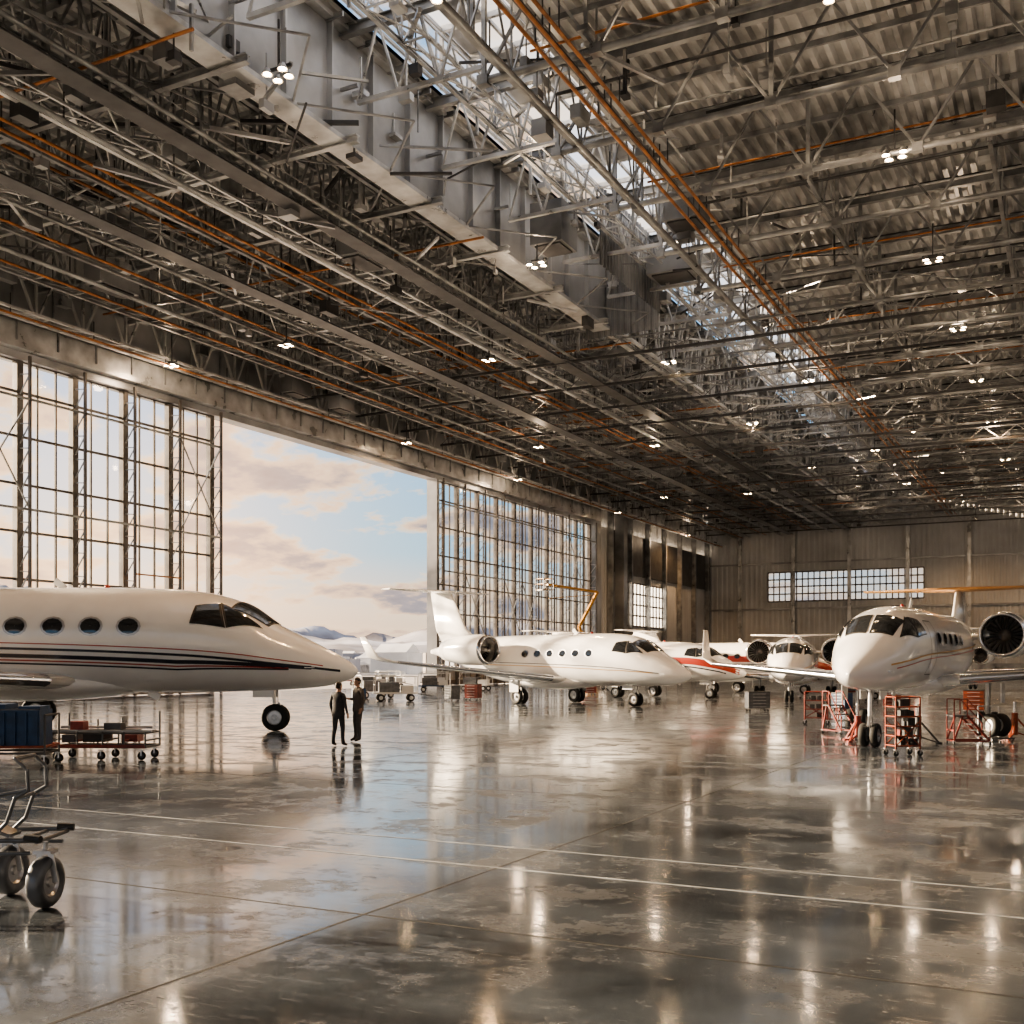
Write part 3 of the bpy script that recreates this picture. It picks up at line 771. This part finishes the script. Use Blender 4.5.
make_person(P2, hd(-.75,-.6), 1.84,'suit2','trou2',{'foot':((.02,.0),(-.02,.05)),'arm':(((.26,-.02,1.18),(.10,.22,1.20)),((-.25,-.03,1.17),(-.26,.05,.94))),'head':.1})

# ------------------------------------------------------------------ ground equipment
def rect_frame(b,x0,x1,y0,y1,z,r):
    for a,c in (((x0,y0),(x1,y0)),((x1,y0),(x1,y1)),((x1,y1),(x0,y1)),((x0,y1),(x0,y0))): b.tube((*a,z),(*c,z),r,n=8)
def caster(b,x,y,r=.1,w=.05,ang=0.0,ht=None):
    ax=Vector((math.sin(ang),math.cos(ang),0)); b.wheel((x,y,r),ax,r,w,'rubber','steel_d')
    b.use('alloy'); p=Vector((x,y,0))
    for q in (-1,1): b.bar(p+ax*(w*.75*q)+Vector((0,0,r)),p+ax*(w*.75*q)+Vector((0,0,r*2.25)),.012,.03)
    b.box((x,y,r*2.28),(w*2,w*2,.02)); 
    if ht: b.tube((x,y,r*2.25),(x,y,ht),.02,n=6)
e=empty('hand_trolley',W(-4.38,10.25),YAW)
b=MB(); b.use('greyp',True)
for y in (-.35,.35): 
    b.tube((-2.6,y,.58),(.10,y,.62),.022,n=8)
    b.tube((-2.6,y,.48),(.05,y,.50),.018,n=8)
for x in (-2.2,-1.5,-.8,-.1,.1): b.tube((x,-.35,.6),(x,.35,.6),.02,n=8)
b.use('dark',True); b.tube((.0,-.35,.64),(.15,-.38,.63),.035,n=8); b.tube((.0,.35,.64),(.15,.38,.63),.035,n=8)
b.use('greyp',True)
for y in (-.2,.2):
    pts=[(-.40,y,.60),(-.24,y,.75),(-.16,y,.98),(-.04,y,1.05),(-.05,y,1.24),(-.16,y,1.34)]
    for p,q in zip(pts,pts[1:]): b.tube(p,q,.018,n=8); b.ball(q,.018,8,6)
b.tube((-.16,-.2,1.34),(-.16,.2,1.34),.022,n=8); b.tube((-.16,-.2,.98),(-.16,.2,.98),.018,n=8)
b.tube((-.06,-.2,1.05),(-.62,-.2,.95),.018,n=8); b.use('greyp'); b.bar((-.75,0,.8),(-.25,0,.62),.25,.03)
b.obj('frame',e)
b=MB()
for x,y in ((.16,-.30),(-.42,.28),(-2.2,-.30),(-2.2,.28)):
    a=math.radians(8); b.wheel((x,y,.235),(math.cos(a),-math.sin(a),0),.235,.15,'greyp','alloy')
    ax=Vector((math.cos(a),-math.sin(a),0)); b.use('alloy')
    for q in (-1,1): b.bar(Vector((x,y,.235))+ax*.10*q,Vector((x,y,.50))+ax*.05*q,.02,.05)
    b.box((x,y,.51),(.16,.16,.03)); b.tube((x,y,.5),(x,y,.6),.025,n=8)
b.obj('wheels',e)

e=empty('covered_tool_cart',W(-10.9,24.2),YAW+.1)
b=MB(); b.use('blue')
b.box((-.1,0,.82),(1.45,.9,.78)); b.box((-.45,0,1.26),(.7,.8,.16)); b.box((.38,0,1.24),(.45,.7,.10))
for x in np.linspace(-.8,.58,7): b.bar((x,-.47,.46),(x,-.47,1.18),.05,.04)
b.use('navy'); b.box((-.1,0,1.22),(1.4,.86,.04))
b.obj('cover',e)
b=MB(); b.use('orp',True); rect_frame(b,-.95,.75,-.5,.5,.42,.03); b.use('steel_d',True); rect_frame(b,-.95,.75,-.5,.5,.28,.025)
for x in (-.95,.75):
    for y in (-.5,.5): b.use('steel_d',True); b.tube((x,y,.2),(x,y,1.1),.025,n=8); caster(b,x,y,.1,.06)
b.use('steel_d',True); b.tube((.75,-.5,1.1),(.75,.5,1.1),.025,n=8)
b.obj('frame',e)
e=empty('parts_dolly',W(-10.2,25.8),YAW-.05)
b=MB()
b.use('steel_d',True); rect_frame(b,-.4,1.8,-.45,.45,.30,.03); rect_frame(b,-.4,1.8,-.45,.45,.62,.022)
for x in (-.4,.2,.8,1.3,1.8):
    for y in (-.45,.45): b.use('steel_d',True); b.tube((x,y,.28),(x,y,.66),.02,n=6)
    b.use('redp' if x in (.2,1.3) else 'steel_d',True); b.tube((x,-.45,.45),(x,.45,.45),.022,n=6)
b.use('redp'); b.bar((-.4,-.46,.32),(1.8,-.46,.32),.04,.07)
b.use('steel',True)
for z,y,x1 in ((.66,-.3,1.9),(.66,.1,1.5),(.72,.25,1.7)): b.tube((-.5,y,z),(x1,y,z),.03,n=8)
for x,h in ((-.4,1.05),(.9,.95),(1.8,1.1),(.3,.9)): b.use('steel_d',True); b.tube((x,.45,.3),(x,.45,h),.025,n=6)
b.use('dark'); b.box((.5,0,.50),(.5,.5,.2)); b.use('redp'); b.box((1.3,.1,.48),(.35,.4,.16)); b.box((.1,-.1,.78),(.3,.3,.2)); b.use('steel_d'); b.box((-.1,0,.48),(.3,.5,.18)); b.box((.9,0,.76),(.4,.3,.16))
for x in (-.3,.75,1.7):
    for y in (-.4,.4): caster(b,x,y,.10,.06)
b.obj('dolly_frame',e)

def rack(name,loc,rot,w,d,h,key,shelves=5):
    e=empty(name,loc,rot); b=MB(); b.use(key,True)
    for x in (-w/2,w/2):
        for y in (-d/2,d/2): b.tube((x,y,.14),(x,y,h),.022,n=8)
    for z in np.linspace(.25,h,shelves): b.use(key,True); rect_frame(b,-w/2,w/2,-d/2,d/2,z,.018); 
    for z in np.linspace(.25,h,shelves)[:-1]: b.use('steel_d'); b.box((0,0,z),(w*.95,d*.95,.02))
    b.use(key)
    for y in (-d/2,d/2): b.bar((-w/2,y,.25),(w/2,y,h*.6),.02); b.bar((w/2,y,.25),(-w/2,y,h*.6),.02)
    for x in (-w/2,w/2):
        for y in (-d/2,d/2): caster(b,x,y,.07,.045)
    b.obj('rack_frame',e)
    b=MB()
    for z in np.linspace(.25,h,shelves)[:-1]:
        for q in range(3): b.use(random.choice(('redp','dark','steel_d','dark'))); s=U(.1,.2); b.box((U(-w*.35,w*.35),U(-d*.3,d*.3),z+.01+s/2),(s,s*1.2,s))
    b.obj('stored_parts',e)
rack('maintenance_rack',W(9.45,26.6),YAW+.15,.62,.5,1.42,'orp',6)
rack('maintenance_rack',W(11.2,40.5),YAW-.3,.8,.6,1.2,'redp',4)
def steps(name,loc,rot,w,h,n,key):
    e=empty(name,loc,rot); b=MB(); L=h*.75
    b.use(key)
    for x in (-w/2,w/2):
        b.bar((x,-L,.12),(x,0,h),.04,.06); b.bar((x,.35,.12),(x,.12,h),.04); b.bar((x,-L,.12),(x,.35,.12),.04)
        b.bar((x,-L,.95*.6),(x,0,h+.45),.025); b.bar((x,-L,.12),(x,-L,.6),.025); b.bar((x,0,h),(x,0,h+.45),.025); b.bar((x,0,h+.45),(x,.35,h+.45),.025); b.bar((x,.35,.12),(x,.35,h+.45),.025)
    b.use('steel_d')
    for i in range(n):
        t=(i+.6)/n; b.box((0,-L+L*t,.12+(h-.12)*t),(w,.2,.03))
    b.box((0,.18,h),(w,.4,.04))
    b.use(key)
    for z in (.12,h*.5): b.bar((-w/2,.35,z),(w/2,.35,z),.035)
    for x in (-w/2,w/2):
        for y in (-L,.35): caster(b,x,y,.05,.035)
    b.obj('step_frame',e)
steps('maintenance_steps',W(12.4,30.2),YAW+1.5,.6,.8,4,'redp')
steps('maintenance_steps',W(10.3,35.0),YAW+.3,.5,.9,4,'redp')
def jack(loc,h,key):
    e=empty('aircraft_jack',loc); b=MB(); b.use(key,True); b.tube((0,0,.12),(0,0,h*.7),.09,n=12); b.use('chrome',True); b.tube((0,0,h*.7),(0,0,h),.045,n=10)
    b.use(key)
    for k in range(3):
        a=k*2.094+.3; c=Vector((math.cos(a)*.55,math.sin(a)*.55,.03)); b.bar(c,(0,0,h*.62),.05); b.bar(c,(0,0,.2),.04); b.tube(c-Vector((0,0,.03)),c+Vector((0,0,.02)),.09,n=10)
    b.obj('jack_body',e)
jack(W(11.3,30.6),1.1,'steel_d'); jack(W(14.9,32.6),1.1,'orp'); jack(W(9.9,31.5),1.05,'redp')
def tyre_stand(loc,rot):
    e=empty('wheel_dolly',loc,rot); b=MB()
    for x in (-.18,.18): b.wheel((x,0,.46),(1,0,0),.34,.22)
    b.use('steel_d'); b.box((0,0,.09),(.8,.6,.04)); 
    for x in (-.35,.35):
        for y in (-.25,.25): b.wheel((x,y,.05),(1,0,0),.05,.03)
    b.bar((-.36,.3,.09),(-.36,.3,1.0),.03); b.bar((.36,.3,.09),(.36,.3,1.0),.03); b.bar((-.36,.3,1.0),(.36,.3,1.0),.03)
    b.obj('dolly',e)
tyre_stand(W(13.9,31.6),YAW+.3)
def cabinet(loc,rot,w,h,key):
    e=empty('tool_cabinet',loc,rot); b=MB(); b.use(key); b.box((0,0,.14+h/2),(w,.55,h)); b.use('dark')
    for i in range(5): b.box((0,-.28,.14+h*(i+.5)/5+h*.09),(w*.94,.02,.015))
    b.use('alloy')
    for i in range(5): b.bar((-w*.3,-.30,.14+h*(i+.5)/5),(w*.3,-.30,.14+h*(i+.5)/5),.02)
    b.use('dark'); b.box((0,0,.16+h),(w*1.02,.58,.03))
    for x in (-w*.42,w*.42):
        for y in (-.2,.2): caster(b,x,y,.06,.04)
    b.obj('cabinet_body',e)
random.seed(21)
for (r,d,k) in ((-3.6,66,'greyp'),(-2.4,68,'redp'),(11.6,52,'greyp'),(15.6,52,'blue'),(19,55,'redp'),(-9.2,66,'blue'),(5.5,80,'redp'),(0.5,78,'greyp'),(21,50,'orp')):
    cabinet(W(r,d),U(-1,1),U(.8,1.3),U(.6,.9),k)
def baggage_cart(loc,rot,key):
    e=empty('baggage_cart',loc,rot); b=MB(); b.use(key); b.box((0,0,.5),(2.6,1.3,.10)); b.use('steel_l')
    for x in (-1.25,1.25):
        for y in (-.6,.6): b.bar((x,y,.5),(x,y,1.5),.05)
        b.bar((x,-.6,1.5),(x,.6,1.5),.05); b.bar((x,-.6,1.0),(x,.6,1.0),.04)
    for y in (-.6,.6): b.bar((-1.25,y,1.5),(1.25,y,1.5),.05)
    b.use('greyp'); b.box((-.4,0,.85),(1.2,.9,.6)); b.use('cream'); b.box((.7,0,.75),(.7,.9,.4))
    for x in (-.9,.9):
        for y in (-.55,.55): b.wheel((x,y,.22),(0,1,0),.22,.14)
    b.use('steel_d'); b.bar((1.3,0,.45),(2.2,0,.3),.05)
    b.obj('cart_body',e)
for (r,d,a,k) in ((-7.0,66,.2,'cream'),(-9.0,72,.6,'greyp'),(-6.2,88,.1,'blue'),(-3.0,92,-.4,'cream'),(-12,95,.3,'redp'),(9,96,.3,'cream'),(22,70,.1,'redp'),(-11.5,104,.4,'cream'),(-7.5,106,.0,'greyp'),(-18,118,.0,'redp'),(-14,124,.5,'cream'),(-21,128,.2,'greyp')): baggage_cart(W(r,d)-Vector((0,0,.03 if d>110 else 0)),YAW+a,k)
e=empty('boom_lift',(-51.5,119,0),math.radians(-118))
b=MB(); b.use('yel'); b.box((0,0,1.1),(3.4,2.0,.9)); b.box((-.6,0,2.0),(2.2,1.6,.9))
b.bar((-.9,0,2.3),(1.2,0,6.6),.34); b.bar((1.2,0,6.6),(-1.6,0,10.8),.3); b.bar((-1.6,0,10.8),(5.8,0,11.4),.24); b.bar((-1.6,0,10.5),(5.6,0,9.8),.08)
b.use('steel_d'); b.bar((-.4,0,2.3),(.6,0,5.0),.16)
for x in (5.5,6.9):
    for y in (-.8,.8): b.bar((x,y,10.7),(x,y,12.0),.06)
b.use('yel')
for z in (10.75,11.4,12.0):
    b.bar((5.5,-.8,z),(5.5,.8,z),.06); b.bar((6.9,-.8,z),(6.9,.8,z),.06); b.bar((5.5,-.8,z),(6.9,-.8,z),.06); b.bar((5.5,.8,z),(6.9,.8,z),.06)
b.use('steel'); b.box((6.2,0,10.7),(1.4,1.6,.06))
for x in (-1.2,1.2):
    for y in (-1.1,1.1): b.wheel((x,y,.5),(0,1,0),.5,.35)
b.obj('lift_body',e)

# ------------------------------------------------------------------ exterior
from mathutils import noise as mn
b=MB(); b.use('snow',True); rows=[]
for j in range(30):
    rr=720+j*50; row=[]
    for i in range(200):
        a=math.radians(95+i*0.5)
        p=Vector((math.cos(a)*rr,math.sin(a)*rr,0))
        h=mn.fractal(p*.0045,1.0,2.0,6)*.55+.55
        h=max(0,h)*(j/29)**.8*170*(.75+.25*math.sin(a*5.0+.9))
        row.append((p.x,p.y,h-.5 if j else -2))
    rows.append(row)
b.loft(rows,False); b.obj('snowy_hills')
b=MB(); random.seed(5)
for k in range(460):
    a=math.radians(U(108,150)); rr=U(260,700); s=U(4,12); hh=U(2,6)
    b.use(random.choice(('town','town','town','cream','apron','steel'))); c=(math.cos(a)*rr,math.sin(a)*rr,hh/2-.05); ro=U(0,3); b.box(c,(s,s*U(.6,1.5),hh),ro)
    x,y,z=c
    if rnd()<.6:
        w=s*.5; b.use(random.choice(('town','cream'))); b.add([(x-w,y-w*.7,hh),(x+w,y-w*.7,hh),(x+w,y+w*.7,hh),(x-w,y+w*.7,hh),(x-w,y,hh*1.4),(x+w,y,hh*1.4)],[(0,1,5,4),(3,4,5,2),(0,4,3),(1,2,5)])
b.obj('distant_town')

# ------------------------------------------------------------------ world / sun
wd=bpy.data.worlds.new('sky'); scene.world=wd; wd.use_nodes=True; nt=wd.node_tree
bg=nt.nodes['Background']; tc=nt.nodes.new('ShaderNodeTexCoord'); sep=nt.nodes.new('ShaderNodeSeparateXYZ'); nt.links.new(tc.outputs['Generated'],sep.inputs[0])
def math_(op,a,bv):
    n=nt.nodes.new('ShaderNodeMath'); n.operation=op
    for i,x in enumerate((a,bv)):
        if x is None: continue
        if hasattr(x,'name'): nt.links.new(x,n.inputs[i])
        else: n.inputs[i].default_value=x
    return n.outputs[0]
def ramp3(src,els):
    r=nt.nodes.new('ShaderNodeValToRGB'); cr=r.color_ramp
    cr.elements[0].position=els[0][0]; cr.elements[0].color=(*els[0][1],1); cr.elements[1].position=els[-1][0]; cr.elements[1].color=(*els[-1][1],1)
    for p,c in els[1:-1]: e_=cr.elements.new(p); e_.color=(*c,1)
    nt.links.new(src,r.inputs[0]); return r.outputs[0]
z=sep.outputs[2]
grad=ramp3(z,[(0,(1.0,.68,.42)),(.05,(.95,.78,.60)),(.10,(.42,.68,.84)),(.22,(.28,.60,.92)),(.45,(.36,.60,.92)),(1,(.30,.50,.86))])
zz=math_('ADD',math_('MAXIMUM',z,0.0),.26)
cx=math_('DIVIDE',sep.outputs[0],zz); cy=math_('DIVIDE',sep.outputs[1],zz)
cmb=nt.nodes.new('ShaderNodeCombineXYZ'); nt.links.new(cx,cmb.inputs[0]); nt.links.new(cy,cmb.inputs[1])
nz=nt.nodes.new('ShaderNodeTexNoise'); nz.inputs['Scale'].default_value=3.6; nz.inputs['Detail'].default_value=10; nz.inputs['Roughness'].default_value=.57; nt.links.new(cmb.outputs[0],nz.inputs['Vector'])
mask=ramp3(nz.outputs['Fac'],[(.47,(0,0,0)),(.53,(1,1,1))])
shade=ramp3(nz.outputs['Fac'],[(.49,(1.1,.86,.60)),(.55,(.85,.62,.45)),(.61,(.34,.33,.37)),(.73,(.17,.20,.26))])
mx=nt.nodes.new('ShaderNodeMix'); mx.data_type='RGBA'; nt.links.new(mask,mx.inputs[0]); nt.links.new(grad,mx.inputs[6]); nt.links.new(shade,mx.inputs[7])
SUN=Vector((-1,-.10,.27)).normalized()
vm=nt.nodes.new('ShaderNodeVectorMath'); vm.operation='DOT_PRODUCT'; nt.links.new(tc.outputs['Generated'],vm.inputs[0]); vm.inputs[1].default_value=Vector((-.74,.66,.09)).normalized()
gw=math_('POWER',math_('MAXIMUM',vm.outputs['Value'],0.0),60.0)
gc=nt.nodes.new('ShaderNodeMix'); gc.data_type='RGBA'; gc.blend_type='ADD'; nt.links.new(math_('MULTIPLY',gw,1.0),gc.inputs[0]); nt.links.new(mx.outputs[2],gc.inputs[6]); gc.inputs[7].default_value=(1.2,.62,.24,1)
nt.links.new(gc.outputs[2],bg.inputs[0]); bg.inputs[1].default_value=1.25
sl=bpy.data.lights.new('sun','SUN'); sl.energy=34; sl.color=(1,.75,.50); sl.angle=math.radians(1.2)
so=bpy.data.objects.new('sun',sl); COL.objects.link(so); so.rotation_euler=SUN.to_track_quat('Z','Y').to_euler(); so.location=(-80,0,60)
